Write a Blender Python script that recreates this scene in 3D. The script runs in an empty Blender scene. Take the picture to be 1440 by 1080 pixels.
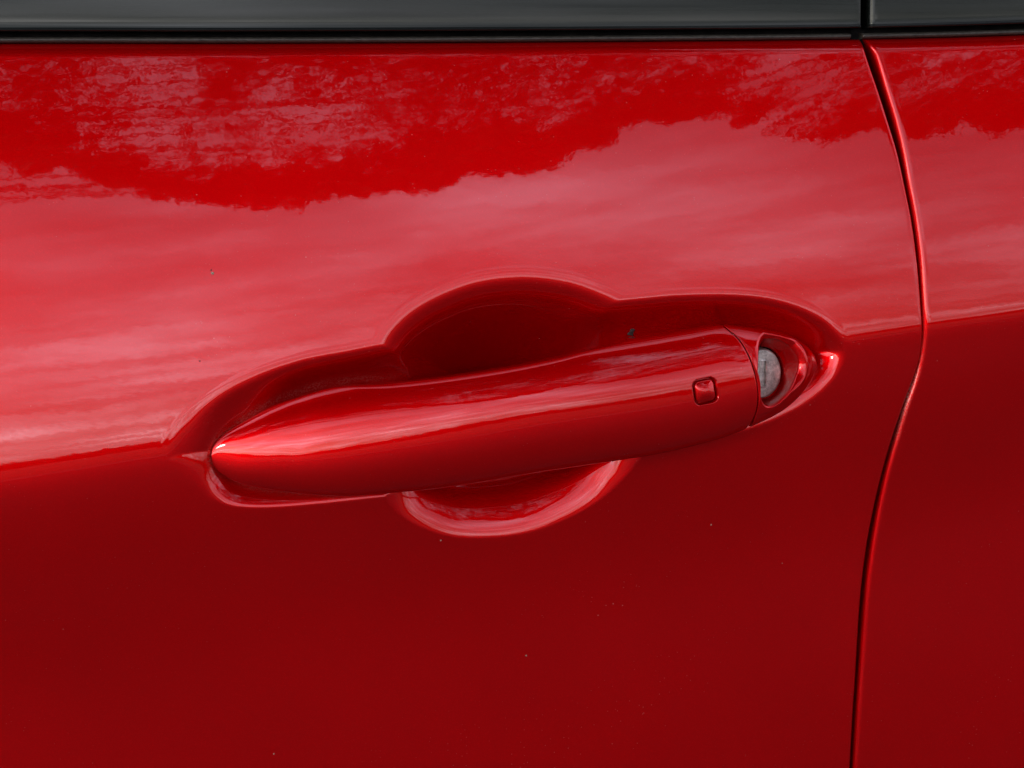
import bpy, math, random
import numpy as np
from mathutils import Matrix, Vector
R = math.radians
random.seed(4); rng = np.random.default_rng(4)
S = bpy.context.scene

# ------------------------------------------------------------ camera
YAW, PITCH, DIST, LENS = R(10), R(8), 0.75, 76.5
CEN = np.array([0.0, 0.0, 0.90])
look = np.array([math.sin(YAW)*math.cos(PITCH), math.cos(YAW)*math.cos(PITCH), -math.sin(PITCH)])
right = np.array([math.cos(YAW), -math.sin(YAW), 0.0])
up = np.cross(right, look)
CAM = CEN - DIST*look
FPX = 1440*LENS/36.0
cam = bpy.data.cameras.new('camera'); co = bpy.data.objects.new('camera', cam)
S.collection.objects.link(co); S.camera = co
cam.lens = LENS; cam.sensor_width = 36; cam.clip_start = 0.01; cam.clip_end = 3000
co.matrix_world = Matrix(((right[0], up[0], -look[0], CAM[0]), (right[1], up[1], -look[1], CAM[1]),
                          (right[2], up[2], -look[2], CAM[2]), (0, 0, 0, 1)))

# ------------------------------------------------------------ sun, sky, exposure
SUN_EL, SUN_AZ = R(13), R(-48)      # azimuth measured from straight behind the camera, negative = to the left
sdir = np.array([math.sin(SUN_AZ)*math.cos(SUN_EL), -math.cos(SUN_AZ)*math.cos(SUN_EL), math.sin(SUN_EL)])
sl = bpy.data.lights.new('sun', 'SUN'); sl.energy = 0.3; sl.angle = R(4); sl.color = (1.0, 0.93, 0.84)
so = bpy.data.objects.new('sun', sl); S.collection.objects.link(so)
so.rotation_euler = Vector(sdir).to_track_quat('Z', 'Y').to_euler()
S.view_settings.view_transform = 'Standard'; S.view_settings.look = 'None'
S.view_settings.gamma = 1.0; S.view_settings.exposure = 0.30

W = bpy.data.worlds.new('World'); S.world = W; W.use_nodes = True
nt = W.node_tree; nt.nodes.clear()
def N(t, typ, **kw):
    n = t.nodes.new(typ)
    for k, v in kw.items(): setattr(n, k, v)
    return n
def mth(t, op, a, b=None, clamp=False):
    n = t.nodes.new('ShaderNodeMath'); n.operation = op; n.use_clamp = clamp
    for i, v in enumerate((a, b)):
        if v is None: continue
        if isinstance(v, (int, float)): n.inputs[i].default_value = v
        else: t.links.new(v, n.inputs[i])
    return n.outputs[0]
def mixc(t, f, a, b):
    n = t.nodes.new('ShaderNodeMix'); n.data_type = 'RGBA'
    for i, v in ((0, f), (6, a), (7, b)):
        if isinstance(v, (int, float)): n.inputs[i].default_value = v
        elif isinstance(v, tuple): n.inputs[i].default_value = (*v, 1)
        else: t.links.new(v, n.inputs[i])
    return n.outputs[2]
def ramp(t, v, pts):
    n = t.nodes.new('ShaderNodeValToRGB'); e = n.color_ramp.elements
    while len(e) < len(pts): e.new(0.5)
    for i, (p, c) in enumerate(pts):
        e[i].position = p; e[i].color = (c, c, c, 1) if isinstance(c, (int, float)) else (*c, 1)
    t.links.new(v, n.inputs[0]); return n.outputs[0]
def noise(t, vec, scale, detail=4, rough=0.5, dist=0.0):
    n = t.nodes.new('ShaderNodeTexNoise'); n.inputs['Scale'].default_value = scale
    n.inputs['Detail'].default_value = detail; n.inputs['Roughness'].default_value = rough
    n.inputs['Distortion'].default_value = dist
    t.links.new(vec, n.inputs['Vector']); return n.outputs['Fac']
sky = N(nt, 'ShaderNodeTexSky', sky_type='NISHITA'); sky.sun_disc = False
sky.sun_elevation = SUN_EL; sky.sun_rotation = math.atan2(sdir[0], sdir[1])
sky.air_density = 1.0; sky.dust_density = 1.5
tc = N(nt, 'ShaderNodeTexCoord'); sep = N(nt, 'ShaderNodeSeparateXYZ'); nt.links.new(tc.outputs['Generated'], sep.inputs[0])
zc_ = mth(nt, 'ADD', mth(nt, 'MAXIMUM', sep.outputs[2], 0.0), 0.10)
cx = mth(nt, 'DIVIDE', sep.outputs[0], zc_); cy = mth(nt, 'DIVIDE', sep.outputs[1], zc_)
cmb = N(nt, 'ShaderNodeCombineXYZ'); nt.links.new(mth(nt, 'MULTIPLY', cx, 0.8), cmb.inputs[0]); nt.links.new(cy, cmb.inputs[1])
cl1 = noise(nt, cmb.outputs[0], 0.75, 7, 0.56, 0.4)
cover = ramp(nt, cl1, [(0.36, 0.30), (0.52, 0.75), (0.62, 1.0)])
cl2 = noise(nt, cmb.outputs[0], 1.6, 6, 0.6, 0.3)
zf = mth(nt, 'ADD', mth(nt, 'MAXIMUM', sep.outputs[2], 0.0), 0.045)
cmb2 = N(nt, 'ShaderNodeCombineXYZ'); nt.links.new(mth(nt, 'MULTIPLY', sep.outputs[0], 3.4), cmb2.inputs[0]); nt.links.new(mth(nt, 'DIVIDE', 1.25, zf), cmb2.inputs[1])
nt.links.new(mth(nt, 'MULTIPLY', sep.outputs[1], 1.0), cmb2.inputs[2])
cl3 = noise(nt, cmb2.outputs[0], 0.62, 8, 0.62, 0.6)
# glow of the veiled sun through the clouds: falls off with the angle to the sun
dot = N(nt, 'ShaderNodeVectorMath', operation='DOT_PRODUCT'); nt.links.new(tc.outputs['Generated'], dot.inputs[0])
dot.inputs[1].default_value = tuple(sdir)
glow = mth(nt, 'POWER', mth(nt, 'MAXIMUM', dot.outputs['Value'], 0.0), 2.5)
low = mth(nt, 'POWER', mth(nt, 'SUBTRACT', 1.0, mth(nt, 'MAXIMUM', sep.outputs[2], 0.0), True), 6.0)
# brighter toward the horizon on the sun's side, where the veil of cloud is lit through
bright = mth(nt, 'ADD', 1.0, mth(nt, 'MULTIPLY', low, mth(nt, 'ADD', 0.5, mth(nt, 'MULTIPLY', glow, 5.6))))
bright = mth(nt, 'MULTIPLY', bright, 15.0)
bright = mth(nt, 'MULTIPLY', bright, ramp(nt, sep.outputs[2], [(0.25, 1.0), (0.50, 1.35)]))
streak = ramp(nt, cl3, [(0.36, 0.62), (0.50, 0.88), (0.60, 1.38), (0.70, 1.55)])
bright = mth(nt, 'MULTIPLY', bright, mth(nt, 'ADD', 1.0, mth(nt, 'MULTIPLY', mth(nt, 'SUBTRACT', streak, 1.0), mth(nt, 'ADD', 0.25, mth(nt, 'MULTIPLY', low, 1.3), True))))
bright = mth(nt, 'MULTIPLY', bright, ramp(nt, sep.outputs[2], [(0.0, 0.50), (0.035, 0.66), (0.075, 1.0)]))
bright = mth(nt, 'MULTIPLY', bright, mth(nt, 'ADD', 0.45, ramp(nt, cl2, [(0.35, 0.10), (0.5, 0.45), (0.66, 1.1)])))
ctint = mixc(nt, low, (0.94, 0.88, 1.17), (1.12, 0.94, 0.94))
cc = N(nt, 'ShaderNodeVectorMath', operation='SCALE'); nt.links.new(ctint, cc.inputs[0]); nt.links.new(bright, cc.inputs['Scale'])
mix = mixc(nt, cover, sky.outputs[0], cc.outputs[0])
bg = N(nt, 'ShaderNodeBackground'); bg.inputs[1].default_value = 0.10
wo = N(nt, 'ShaderNodeOutputWorld'); nt.links.new(mix, bg.inputs[0]); nt.links.new(bg.outputs[0], wo.inputs[0])

# ------------------------------------------------------------ helpers
def raydir(px, py):
    px = np.asarray(px, float); py = np.asarray(py, float)
    d = look + right*((px-720)/FPX)[..., None] - up*((py-540)/FPX)[..., None]
    return d
def px2w(px, py, y):
    "point of the vertical plane at depth y that stands at this place of the view"
    d = raydir(px, py); t = (np.asarray(y, float)-CAM[1])/d[..., 1]
    return CAM[0]+d[..., 0]*t, CAM[2]+d[..., 2]*t
def interp(x, xs, ys):
    "linear inside and linearly extrapolated outside"
    x = np.asarray(x, float); r = np.interp(x, xs, ys)
    a = (ys[1]-ys[0])/(xs[1]-xs[0]); b = (ys[-1]-ys[-2])/(xs[-1]-xs[-2])
    return np.where(x < xs[0], ys[0]+(x-xs[0])*a, np.where(x > xs[-1], ys[-1]+(x-xs[-1])*b, r))
def smooth_curve(pts, n=24):
    "centripetal-free Catmull-Rom through open pixel points"
    p = np.array(pts, float); p = np.vstack([2*p[0]-p[1], p, 2*p[-1]-p[-2]]); out = []
    for i in range(1, len(p)-2):
        t = np.linspace(0, 1, n, endpoint=False)[:, None]
        a, b, c, d = p[i-1], p[i], p[i+1], p[i+2]
        out.append(0.5*((2*b)+(-a+c)*t+(2*a-5*b+4*c-d)*t*t+(-a+3*b-3*c+d)*t**3))
    out.append(p[-2:-1]); return np.vstack(out)
def closed_curve(pts, n=10):
    p = np.array(pts, float); m = len(p); out = []
    for i in range(m):
        t = np.linspace(0, 1, n, endpoint=False)[:, None]
        a, b, c, d = p[i-1], p[i], p[(i+1) % m], p[(i+2) % m]
        out.append(0.5*((2*b)+(-a+c)*t+(2*a-5*b+4*c-d)*t*t+(-a+3*b-3*c+d)*t**3))
    return np.vstack(out)
def grid_mesh(name, X, Y, Z, mat, parent=None, attr=None, flip=False, closed_v=False):
    nr, nc = X.shape
    co_ = np.stack([X, Y, Z], -1).reshape(-1, 3)
    i = np.arange(nr-1)[:, None]; j = np.arange(nc if closed_v else nc-1)[None, :]; j2 = (j+1) % nc
    q = np.stack([i*nc+j, i*nc+j2, (i+1)*nc+j2, (i+1)*nc+j], -1).reshape(-1, 4)
    if flip: q = q[:, ::-1]
    return quad_mesh(name, co_, q, mat, parent, attr)
def quad_mesh(name, co_, q, mat, parent=None, attr=None, smooth=True):
    me = bpy.data.meshes.new(name); nv, nq = len(co_), len(q)
    me.vertices.add(nv); me.vertices.foreach_set('co', np.ascontiguousarray(co_, dtype=np.float32).ravel())
    k = q.shape[1]
    me.loops.add(nq*k); me.loops.foreach_set('vertex_index', np.ascontiguousarray(q, dtype=np.int32).ravel())
    me.polygons.add(nq); me.polygons.foreach_set('loop_start', np.arange(0, nq*k, k, dtype=np.int32))
    me.update(calc_edges=True); me.validate()
    if smooth: me.polygons.foreach_set('use_smooth', np.ones(len(me.polygons), dtype=bool))
    if attr:
        for an, v in attr.items():
            a = me.attributes.new(an, 'FLOAT', 'POINT'); a.data.foreach_set('value', np.ascontiguousarray(v, dtype=np.float32).ravel())
    me.materials.append(mat)
    o = bpy.data.objects.new(name, me); S.collection.objects.link(o)
    if parent: o.parent = parent
    return o
def empty(name, loc=(0, 0, 0)):
    o = bpy.data.objects.new(name, None); S.collection.objects.link(o); o.location = loc
    o.empty_display_size = .1; return o
def tag(o, label=None, cat=None, group=None, kind=None):
    if label: o['label'] = label
    if cat: o['category'] = cat
    if group: o['group'] = group
    if kind: o['kind'] = kind
    return o

# ------------------------------------------------------------ materials
def principled(name, col, rough, metal=0.0, coat=0.0, spec=0.5):
    m = bpy.data.materials.new(name); m.use_nodes = True; t = m.node_tree
    b = t.nodes['Principled BSDF']; b.inputs['Base Color'].default_value = (*col, 1)
    b.inputs['Roughness'].default_value = rough; b.inputs['Metallic'].default_value = metal
    b.inputs['Coat Weight'].default_value = coat; b.inputs['Coat Roughness'].default_value = 0.015
    b.inputs['Specular IOR Level'].default_value = spec
    tcn = t.nodes.new('ShaderNodeTexCoord')
    return m, t, b, tcn.outputs['Object']
def bump(t, h, strength, dist, sock):
    n = t.nodes.new('ShaderNodeBump'); n.inputs['Strength'].default_value = strength; n.inputs['Distance'].default_value = dist
    t.links.new(h, n.inputs['Height']); t.links.new(n.outputs[0], sock)

def make_paint(name, dusty):
    m, t, b, v = principled(name, (0.52, 0.0, 0.0012), 0.35, 0.62, 1.0, 0.3)
    b.inputs['Coat IOR'].default_value = 1.44; b.inputs['Specular IOR Level'].default_value = 0.0; b.inputs['Specular Tint'].default_value = (0.55, 0.0, 0.0, 1)
    # metallic flake: fine colour variation
    fl = t.nodes.new('ShaderNodeTexVoronoi'); fl.inputs['Scale'].default_value = 3200; t.links.new(v, fl.inputs['Vector'])
    sepc = t.nodes.new('ShaderNodeSeparateColor'); t.links.new(fl.outputs['Color'], sepc.inputs[0])
    flk = ramp(t, sepc.outputs[0], [(0.0, 0.93), (0.9, 1.0), (1.0, 1.10)])
    mot = ramp(t, noise(t, v, 14, 3), [(0.3, 0.95), (0.7, 1.05)])
    basec = N(t, 'ShaderNodeVectorMath', operation='SCALE'); basec.inputs[0].default_value = (0.52, 0.0, 0.0012)
    t.links.new(mth(t, 'MULTIPLY', flk, mot), basec.inputs['Scale'])
    # sparse settled dust specks
    vo = t.nodes.new('ShaderNodeTexVoronoi'); vo.inputs['Scale'].default_value = 360; t.links.new(v, vo.inputs['Vector'])
    sc2 = t.nodes.new('ShaderNodeSeparateColor'); t.links.new(vo.outputs['Color'], sc2.inputs[0])
    rad = mth(t, 'MULTIPLY', mth(t, 'POWER', sc2.outputs[1], 5.0), 0.085)
    spot = mth(t, 'MULTIPLY', mth(t, 'LESS_THAN', vo.outputs['Distance'], rad), mth(t, 'GREATER_THAN', sc2.outputs[0], 0.40))
    vo2 = t.nodes.new('ShaderNodeTexVoronoi'); vo2.inputs['Scale'].default_value = 620; t.links.new(v, vo2.inputs['Vector'])
    sc3 = t.nodes.new('ShaderNodeSeparateColor'); t.links.new(vo2.outputs['Color'], sc3.inputs[0])
    spot2 = mth(t, 'MULTIPLY', mth(t, 'LESS_THAN', vo2.outputs['Distance'], mth(t, 'MULTIPLY', sc3.outputs[1], 0.12)), mth(t, 'GREATER_THAN', sc3.outputs[0], 0.45))
    spot = mth(t, 'MAXIMUM', spot, mth(t, 'MULTIPLY', spot2, 0.40))
    patch = ramp(t, noise(t, v, 11, 3), [(0.38, 0.12), (0.60, 1.0)])
    dust = mth(t, 'MULTIPLY', mth(t, 'MULTIPLY', spot, patch), 0.5)
    if dusty:
        at = t.nodes.new('ShaderNodeAttribute'); at.attribute_name = 'dirt'
        g = noise(t, v, 1600, 4, 0.7); g2 = noise(t, v, 130, 4, 0.7)
        dd = mth(t, 'MULTIPLY', at.outputs['Fac'], ramp(t, g, [(0.43, 0.0), (0.62, 1.0)]))
        dd = mth(t, 'MULTIPLY', dd, ramp(t, g2, [(0.3, 0.1), (0.6, 0.9)]))
        dust = mth(t, 'MAXIMUM', dust, dd)
    col = mixc(t, dust, basec.outputs[0], (0.55, 0.42, 0.36))
    t.links.new(col, b.inputs['Base Color'])
    t.links.new(mth(t, 'MULTIPLY', 0.62, mth(t, 'SUBTRACT', 1.0, dust)), b.inputs['Metallic'])
    t.links.new(mth(t, 'SUBTRACT', 1.0, dust), b.inputs['Coat Weight'])
    t.links.new(mth(t, 'ADD', 0.012, mth(t, 'MULTIPLY', noise(t, v, 30, 5), 0.02)), b.inputs['Coat Roughness'])
    # orange peel of the clear coat plus long faint waves of the pressed sheet
    h = mth(t, 'ADD', mth(t, 'MULTIPLY', noise(t, v, 260, 2), 0.5), mth(t, 'MULTIPLY', noise(t, v, 45, 2), 1.2))
    bump(t, h, 1.0, 0.000016, b.inputs['Coat Normal'])
    return m
PAINT = make_paint('red_metallic_paint', True)
PAINT2 = make_paint('red_metallic_handle_paint', False)

def make_trim():
    m, t, b, v = principled('gloss_black_trim', (0.012, 0.014, 0.015), 0.12, 0, 0.0, 0.27); b.inputs['Specular Tint'].default_value = (0.88, 1.0, 0.88, 1)
    mp = t.nodes.new('ShaderNodeMapping'); mp.inputs['Scale'].default_value = (5, 60, 260); t.links.new(v, mp.inputs[0])
    st = noise(t, mp.outputs[0], 1.0, 5, 0.6)
    t.links.new(ramp(t, st, [(0.3, 0.05), (0.7, 0.16)]), b.inputs['Roughness'])
    t.links.new(ramp(t, st, [(0.35, (0.003, .0045, .004)), (0.8, (0.012, .015, .013))]), b.inputs['Base Color'])  # streaks of mirrored sky painted into the base colour
    b.inputs['Coat Roughness'].default_value = 0.12
    return m
TRIM = make_trim()
def make_rubber():
    m, t, b, v = principled('black_rubber', (0.018, 0.018, 0.018), 0.42)
    g = noise(t, v, 700, 5, 0.7)
    t.links.new(ramp(t, g, [(0.35, (.022, .023, .019)), (0.75, (.07, .068, .055))]), b.inputs['Base Color'])
    bump(t, g, 0.4, 0.0002, b.inputs['Normal']); return m
RUBBER = make_rubber()
def make_dark():
    m, t, b, v = principled('black_cavity', (0.004, 0.004, 0.004), 0.8, spec=0.1)
    t.links.new(ramp(t, noise(t, v, 200, 3), [(0.3, 0.002), (0.7, 0.01)]), b.inputs['Base Color']); return m
DARK = make_dark()
def make_metal():
    m, t, b, v = principled('worn_zinc', (0.42, 0.42, 0.38), 0.42, 0.75)
    g = noise(t, v, 420, 8, 0.72); g2 = noise(t, v, 1400, 4, 0.7)
    c = mixc(t, ramp(t, g, [(0.36, 0.0), (0.62, 1.0)]), (0.30, 0.305, 0.27), (0.66, 0.66, 0.59))
    c = mixc(t, mth(t, 'MULTIPLY', ramp(t, g2, [(0.55, 0.0), (0.7, 1.0)]), 0.5), c, (0.10, 0.10, 0.085))
    t.links.new(c, b.inputs['Base Color'])
    t.links.new(ramp(t, g, [(0.3, 0.60), (0.7, 0.36)]), b.inputs['Roughness'])
    bump(t, mth(t, 'ADD', g, g2), 0.5, 0.00012, b.inputs['Normal']); return m
METAL = make_metal()
def make_glass():
    m, t, b, v = principled('dark_tinted_glass', (0.02, 0.025, 0.025), 0.03, 0, 0, 0.6)
    t.links.new(ramp(t, noise(t, v, 20, 3), [(0.4, 0.02), (0.7, 0.05)]), b.inputs['Roughness']); return m
GLASS = make_glass()

# ------------------------------------------------------------ shape of the car's flank
T_LOW, T0, T1 = 3.2, 5.6, 15.0
cre_px = np.array([(-900, 843), (0, 693), (240, 651), (715, 566), (1190, 486), (1310, 468), (1440, 450), (2400, 318)], float)
cxw, czw = px2w(cre_px[:, 0], cre_px[:, 1], 0.0)
def zcrease(x): return interp(x, cxw, czw)
QN = np.linspace(-1.0, 0.6, 32001)
def tilt(q, ws=0.0030):
    q = np.asarray(q); upv = T0+(T1-T0)*np.clip(q/0.150, 0, 1.6)
    dn = -(T_LOW-2.0)-6.6*np.exp(-((q+.036)/.036)**2)-6.0*np.clip((-q-.14)/0.35, 0, 3)
    w = 0.5+0.5*np.tanh((q-0.0012)/ws)
    return dn*(1-w)+upv*w
FQ = np.concatenate([[0], np.cumsum(0.5*(np.tan(np.radians(tilt(QN[1:])))+np.tan(np.radians(tilt(QN[:-1])))))*(QN[1]-QN[0])])
FQ -= np.interp(0, QN, FQ)
FQ2 = np.concatenate([[0], np.cumsum(0.5*(np.tan(np.radians(tilt(QN[1:], .0062)))+np.tan(np.radians(tilt(QN[:-1], .0062)))))*(QN[1]-QN[0])])
FQ2 += FQ[-1]-FQ2[-1]   # the crease is rounder toward the front of the door
def flank(x, z):
    q = z-zcrease(x); ws = np.clip((np.asarray(x)+.14)/.10, 0, 1); ws = ws*ws*(3-2*ws)
    return np.interp(q, QN, FQ)*ws+np.interp(q, QN, FQ2)*(1-ws)+np.asarray(x)**2/(2*5.0)
def on(pts, off=0.0):
    p = np.array(pts, float); y = np.zeros(len(p))
    for _ in range(12):
        x, z = px2w(p[:, 0], p[:, 1], y+off); y = flank(x, z)
    return x, z

belt_px = smooth_curve([(-1500, 70), (-700, 65), (0, 61.5), (300, 61.5), (600, 60.5), (900, 58.5), (1150, 56.3), (1290, 54), (1440, 49.5), (1800, 36), (2600, 0)], 12)
bx, bz = on(belt_px)
def zbelt(x): return interp(x, bx, bz)
edge_pts = [(1208, 20), (1209, 58), (1218, 90), (1230, 125), (1246, 175), (1258, 215), (1268, 260), (1278, 310), (1286, 370), (1291, 430), (1293, 468), (1290, 500),
            (1281, 530), (1268, 565), (1252, 612), (1240, 652), (1228, 700), (1216, 760), (1208, 820), (1203, 880), (1199, 950), (1195, 1010), (1191, 1080), (1178, 1300), (1160, 1700), (1140, 2400)]
rear_pts = [(1220, 20), (1229, 58), (1241, 90), (1253, 130), (1267, 178), (1277, 220), (1285, 265), (1294, 315), (1301, 370), (1305, 430), (1306, 466), (1302, 500),
            (1294, 532), (1282, 567), (1268, 614), (1256, 655), (1245, 702), (1234, 762), (1226, 822), (1221, 882), (1216, 952), (1212, 1012), (1208, 1082), (1196, 1300), (1179, 1700), (1159, 2400)]
ex, ez = on(smooth_curve(edge_pts, 10)); rx_, rz_ = on(smooth_curve(rear_pts, 10))
def xedge(z): return interp(z, ez[::-1], ex[::-1])
def xrear(z): return interp(z, rz_[::-1], rx_[::-1])

# the recess behind the handle: two outlines on the door, pressed to different depths
boat = closed_curve([(232, 640), (248, 606), (290, 566), (350, 532), (420, 508), (490, 494), (560, 480), (640, 464), (740, 442), (820, 428), (900, 420), (960, 415), (1040, 415),
        (1100, 424), (1150, 444), (1180, 470), (1191, 494), (1182, 522), (1163, 546), (1135, 568), (1106, 584), (1074, 598), (1042, 608), (1005, 613), (900, 634), (800, 664), (700, 685), (610, 696), (534, 701),
        (458, 709), (380, 715), (328, 713), (296, 703), (274, 689), (256, 673), (240, 655)])
cup = closed_curve([(505, 600), (512, 555), (524, 508), (538, 472), (568, 439), (612, 412), (670, 391), (736, 384), (797, 391), (842, 406), (880, 425), (910, 452), (938, 490), (950, 545),
        (934, 605), (902, 645), (878, 674), (846, 703), (803, 728), (745, 750), (680, 758), (625, 754), (576, 735), (545, 708), (518, 660)])
bxx, bzz = on(boat); cxx, czz = on(cup)
def sdf(px, pz, qx, qz):
    "signed distance, positive inside"
    n = len(px); best = np.full(n, 1e9); ins = np.zeros(n, bool)
    for i in range(len(qx)):
        ax, az = qx[i-1], qz[i-1]; dx, dz = qx[i]-ax, qz[i]-az
        t = np.clip(((px-ax)*dx+(pz-az)*dz)/(dx*dx+dz*dz+1e-18), 0, 1)
        best = np.minimum(best, (px-ax-t*dx)**2+(pz-az-t*dz)**2)
        if dz != 0:
            c = ((az > pz) != (qz[i] > pz)); ins ^= c & (px < dx*(pz-az)/dz+ax)
    d = np.sqrt(best); return np.where(ins, d, -d)
TT = np.linspace(0, 1, 401)
def prof_table(rise, power):
    s = np.where(TT < rise, np.sin(TT/rise*math.pi/2)**2, np.cos((TT-rise)/(1-rise)*math.pi/2)**power)
    c = np.concatenate([[0], np.cumsum(0.5*(s[1:]+s[:-1]))]); return c/c[-1]
PB, PC = prof_table(0.30, 1.2), prof_table(0.18, 0.8)
DB = 0.0115
TD = np.linspace(0, 0.06, 1201)
def floor_table(kick, Rr, d1, d2, steep=0.0):
    "lower walls: a quick small kick at the lip, then an ever steeper hollow that levels out behind the grip"
    sl_ = kick*np.clip(TD/0.0006, 0, 1)+TD/Rr
    sl_ = sl_+steep*(np.maximum(TD-.0065, 0)/.006)**2
    sl_ = np.minimum(sl_, 1.7)
    sl_ = np.where(TD > d1, np.interp(TD, [d1, d2], [min(1.7, kick+d1/Rr+steep*(max(d1-.0065, 0)/.006)**2), 0]), sl_)
    return np.concatenate([[0], np.cumsum(0.5*(sl_[1:]+sl_[:-1]))])*(TD[1]-TD[0])
BOT_R = floor_table(.20, .030, .012, .02); BOT_B, BOT_C = floor_table(.22, .0075, .0050, .0160), floor_table(.22, .031, .026, .060, .10)
XW255, XW305, XW430 = on([(266, 650), (345, 650), (440, 650)])[0]
axis_x, axis_z = on([(232, 672), (300, 664), (400, 640), (600, 610), (900, 545), (1190, 505)])
def recess(x, z):
    dep = np.zeros_like(x)
    m = (x > bxx.min()-.01) & (x < bxx.max()+.01) & (z > czz.min()-.01) & (z < czz.max()+.01)
    px, pz = x[m], z[m]
    db = sdf(px, pz, bxx, bzz); dc = sdf(px, pz, cxx, czz)
    s = np.clip((pz-np.interp(px, axis_x, axis_z))/0.016, -1, 1)*0.5+0.5; s = s*s*(3-2*s)
    w_l = np.clip((XW305-px)/(XW305-XW255), 0, 1); w_l = w_l*w_l*(3-2*w_l); tq = np.clip(db/.015, 0, 1); tb = np.clip(db/.021, 0, 1); soft = .0025*tb*tb*(3-2*tb)
    o = 0.0010; rt = np.clip((px-0.03)/0.03, 0, 1)
    wt = np.clip((XW430-px)/(XW430-XW305), 0, 1); wt = wt*wt*(3-2*wt)
    a = (DB-.0062*wt)*np.interp((db+o)/0.0195, TT, PB)*s+(np.interp(db, TD, BOT_B)*(1-rt)+np.interp(db, TD, BOT_R)*rt)*(1-s)
    a = a*(1-w_l)+soft*w_l
    c = 0.055*np.interp((dc+o)/0.075, TT, PC)*s+np.interp(dc, TD, BOT_C)*(1-s)
    mxd = np.maximum(a, c); k = 0.7*mxd+1e-6; h = np.clip(0.5+0.5*(a-c)/k, 0, 1)
    dep[m] = c*(1-h)+a*h+k*h*(1-h)-0.000016*np.exp(-((np.maximum(db, dc)+.0017)/.0005)**2)
    return dep

# ------------------------------------------------------------ handle lines (seen outline), shared by grip and lock cover
def col(pts, yv):
    "pixel outline -> world x,z at the given depth values"
    p = np.array(pts, float); x, z = px2w(p[:, 0], p[:, 1], yv); return x, z
H_top = smooth_curve([(297, 640), (300, 628), (312, 614), (335, 598), (380, 573), (440, 552), (480, 543), (546, 538), (620, 529), (700, 517), (771, 504), (823, 492), (875, 481), (906, 471), (940, 463), (980, 458), (1020, 457), (1070, 463), (1105, 470), (1129, 482), (1144, 497), (1149, 513)], 10)
H_bot = smooth_curve([(297, 642), (301, 655), (315, 668), (345, 681), (400, 690), (480, 695), (560, 690), (650, 680), (740, 665), (823, 652), (920, 637), (1000, 618), (1040, 604), (1064, 594), (1095, 579), (1122, 558), (1140, 535), (1149, 516)], 10)
def mono2(xs, ys):
    o = np.argsort(xs); return xs[o], ys[o]
hxk = np.array([297, 340, 420, 520, 650, 760, 880, 980, 1060, 1110, 1149], float)
EDGE_Y = np.array([.0030, .0024, .0008, -.0020, -.0045, -.0050, -.0035, -.0010, .0012, .0024, .0030])      # depth of the widest line
BULGE = np.array([.0006, .0042, .0078, .0098, .0110, .0112, .0108, .0100, .0088, .0062, .0008])            # how far the face stands before it
def edge_y(px): return np.interp(px, hxk, EDGE_Y)
def mono(xs, ys):
    o = np.argsort(xs); return xs[o], ys[o]
H_ide = smooth_curve([(297, 640), (300, 628), (312, 614), (335, 598), (380, 573), (430, 553), (480, 540), (546, 527), (620, 515), (700, 504), (781, 493), (863, 481), (920, 472), (970, 464), (1020, 457), (1070, 463), (1105, 470), (1129, 482), (1144, 497), (1149, 513)], 10)
hix, hiz = px2w(H_ide[:, 0], H_ide[:, 1], edge_y(H_ide[:, 0])); hix, hiz = mono2(hix, hiz)
htx, htz = px2w(H_top[:, 0], H_top[:, 1], edge_y(H_top[:, 0])); htx, htz = mono(htx, htz)
hbx, hbz = px2w(H_bot[:, 0], H_bot[:, 1], edge_y(H_bot[:, 0])); hbx, hbz = mono(hbx, hbz)
hkx, _ = px2w(hxk, np.interp(hxk, [297, 1149], [641, 518]), EDGE_Y)
def cub(x, xs, ys):
    m = np.gradient(ys, xs); i = np.clip(np.searchsorted(xs, x)-1, 0, len(xs)-2)
    h = xs[i+1]-xs[i]; t = np.clip((x-xs[i])/h, 0, 1)
    return (2*t**3-3*t*t+1)*ys[i]+(t**3-2*t*t+t)*h*m[i]+(-2*t**3+3*t*t)*ys[i+1]+(t**3-t*t)*h*m[i+1]
XL, XR = hkx[0], hkx[-1]
def h_ide(x): return np.interp(x, hix, hiz)
def h_top(x): return np.minimum(np.interp(x, htx, htz), h_ide(x))
def h_bot(x): return np.interp(x, hbx, hbz)
NE = 2.35
def lean(x): return np.interp(x, hkx, [.06, .10, .13, .10, .075, .065, .07, .075, .07, .03, 0])
def face_y(x, z):
    zt, zb = h_ide(x), h_bot(x); zm, hh = (zt+zb)/2, np.maximum((zt-zb)/2, 1e-5)
    s = np.clip((z-zm)/hh, -1, 1)
    return cub(x, hkx, EDGE_Y)-cub(x, hkx, BULGE)*(1-np.abs(s)**NE)**(1/NE)+lean(x)*(z-zm)
gap_px = smooth_curve([(1012, 440), (1022, 460), (1038, 477), (1050, 500), (1058, 525), (1062, 550), (1061, 573), (1055, 594), (1046, 612)], 8)
gpx, gpz = px2w(gap_px[:, 0], gap_px[:, 1], -0.004)
def xgap(z): return interp(z, gpz[::-1], gpx[::-1])

# ============================================================ THE CAR
car = empty('red_car', (0, 0.4, 0)); tag(car, 'glossy metallic red car with a flush-recessed door handle and black window trim', 'car')
car_inv = Matrix.Translation((0, -0.4, 0))
def under_car(o):
    o.parent = car; o.matrix_parent_inverse = car_inv; return o

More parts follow.
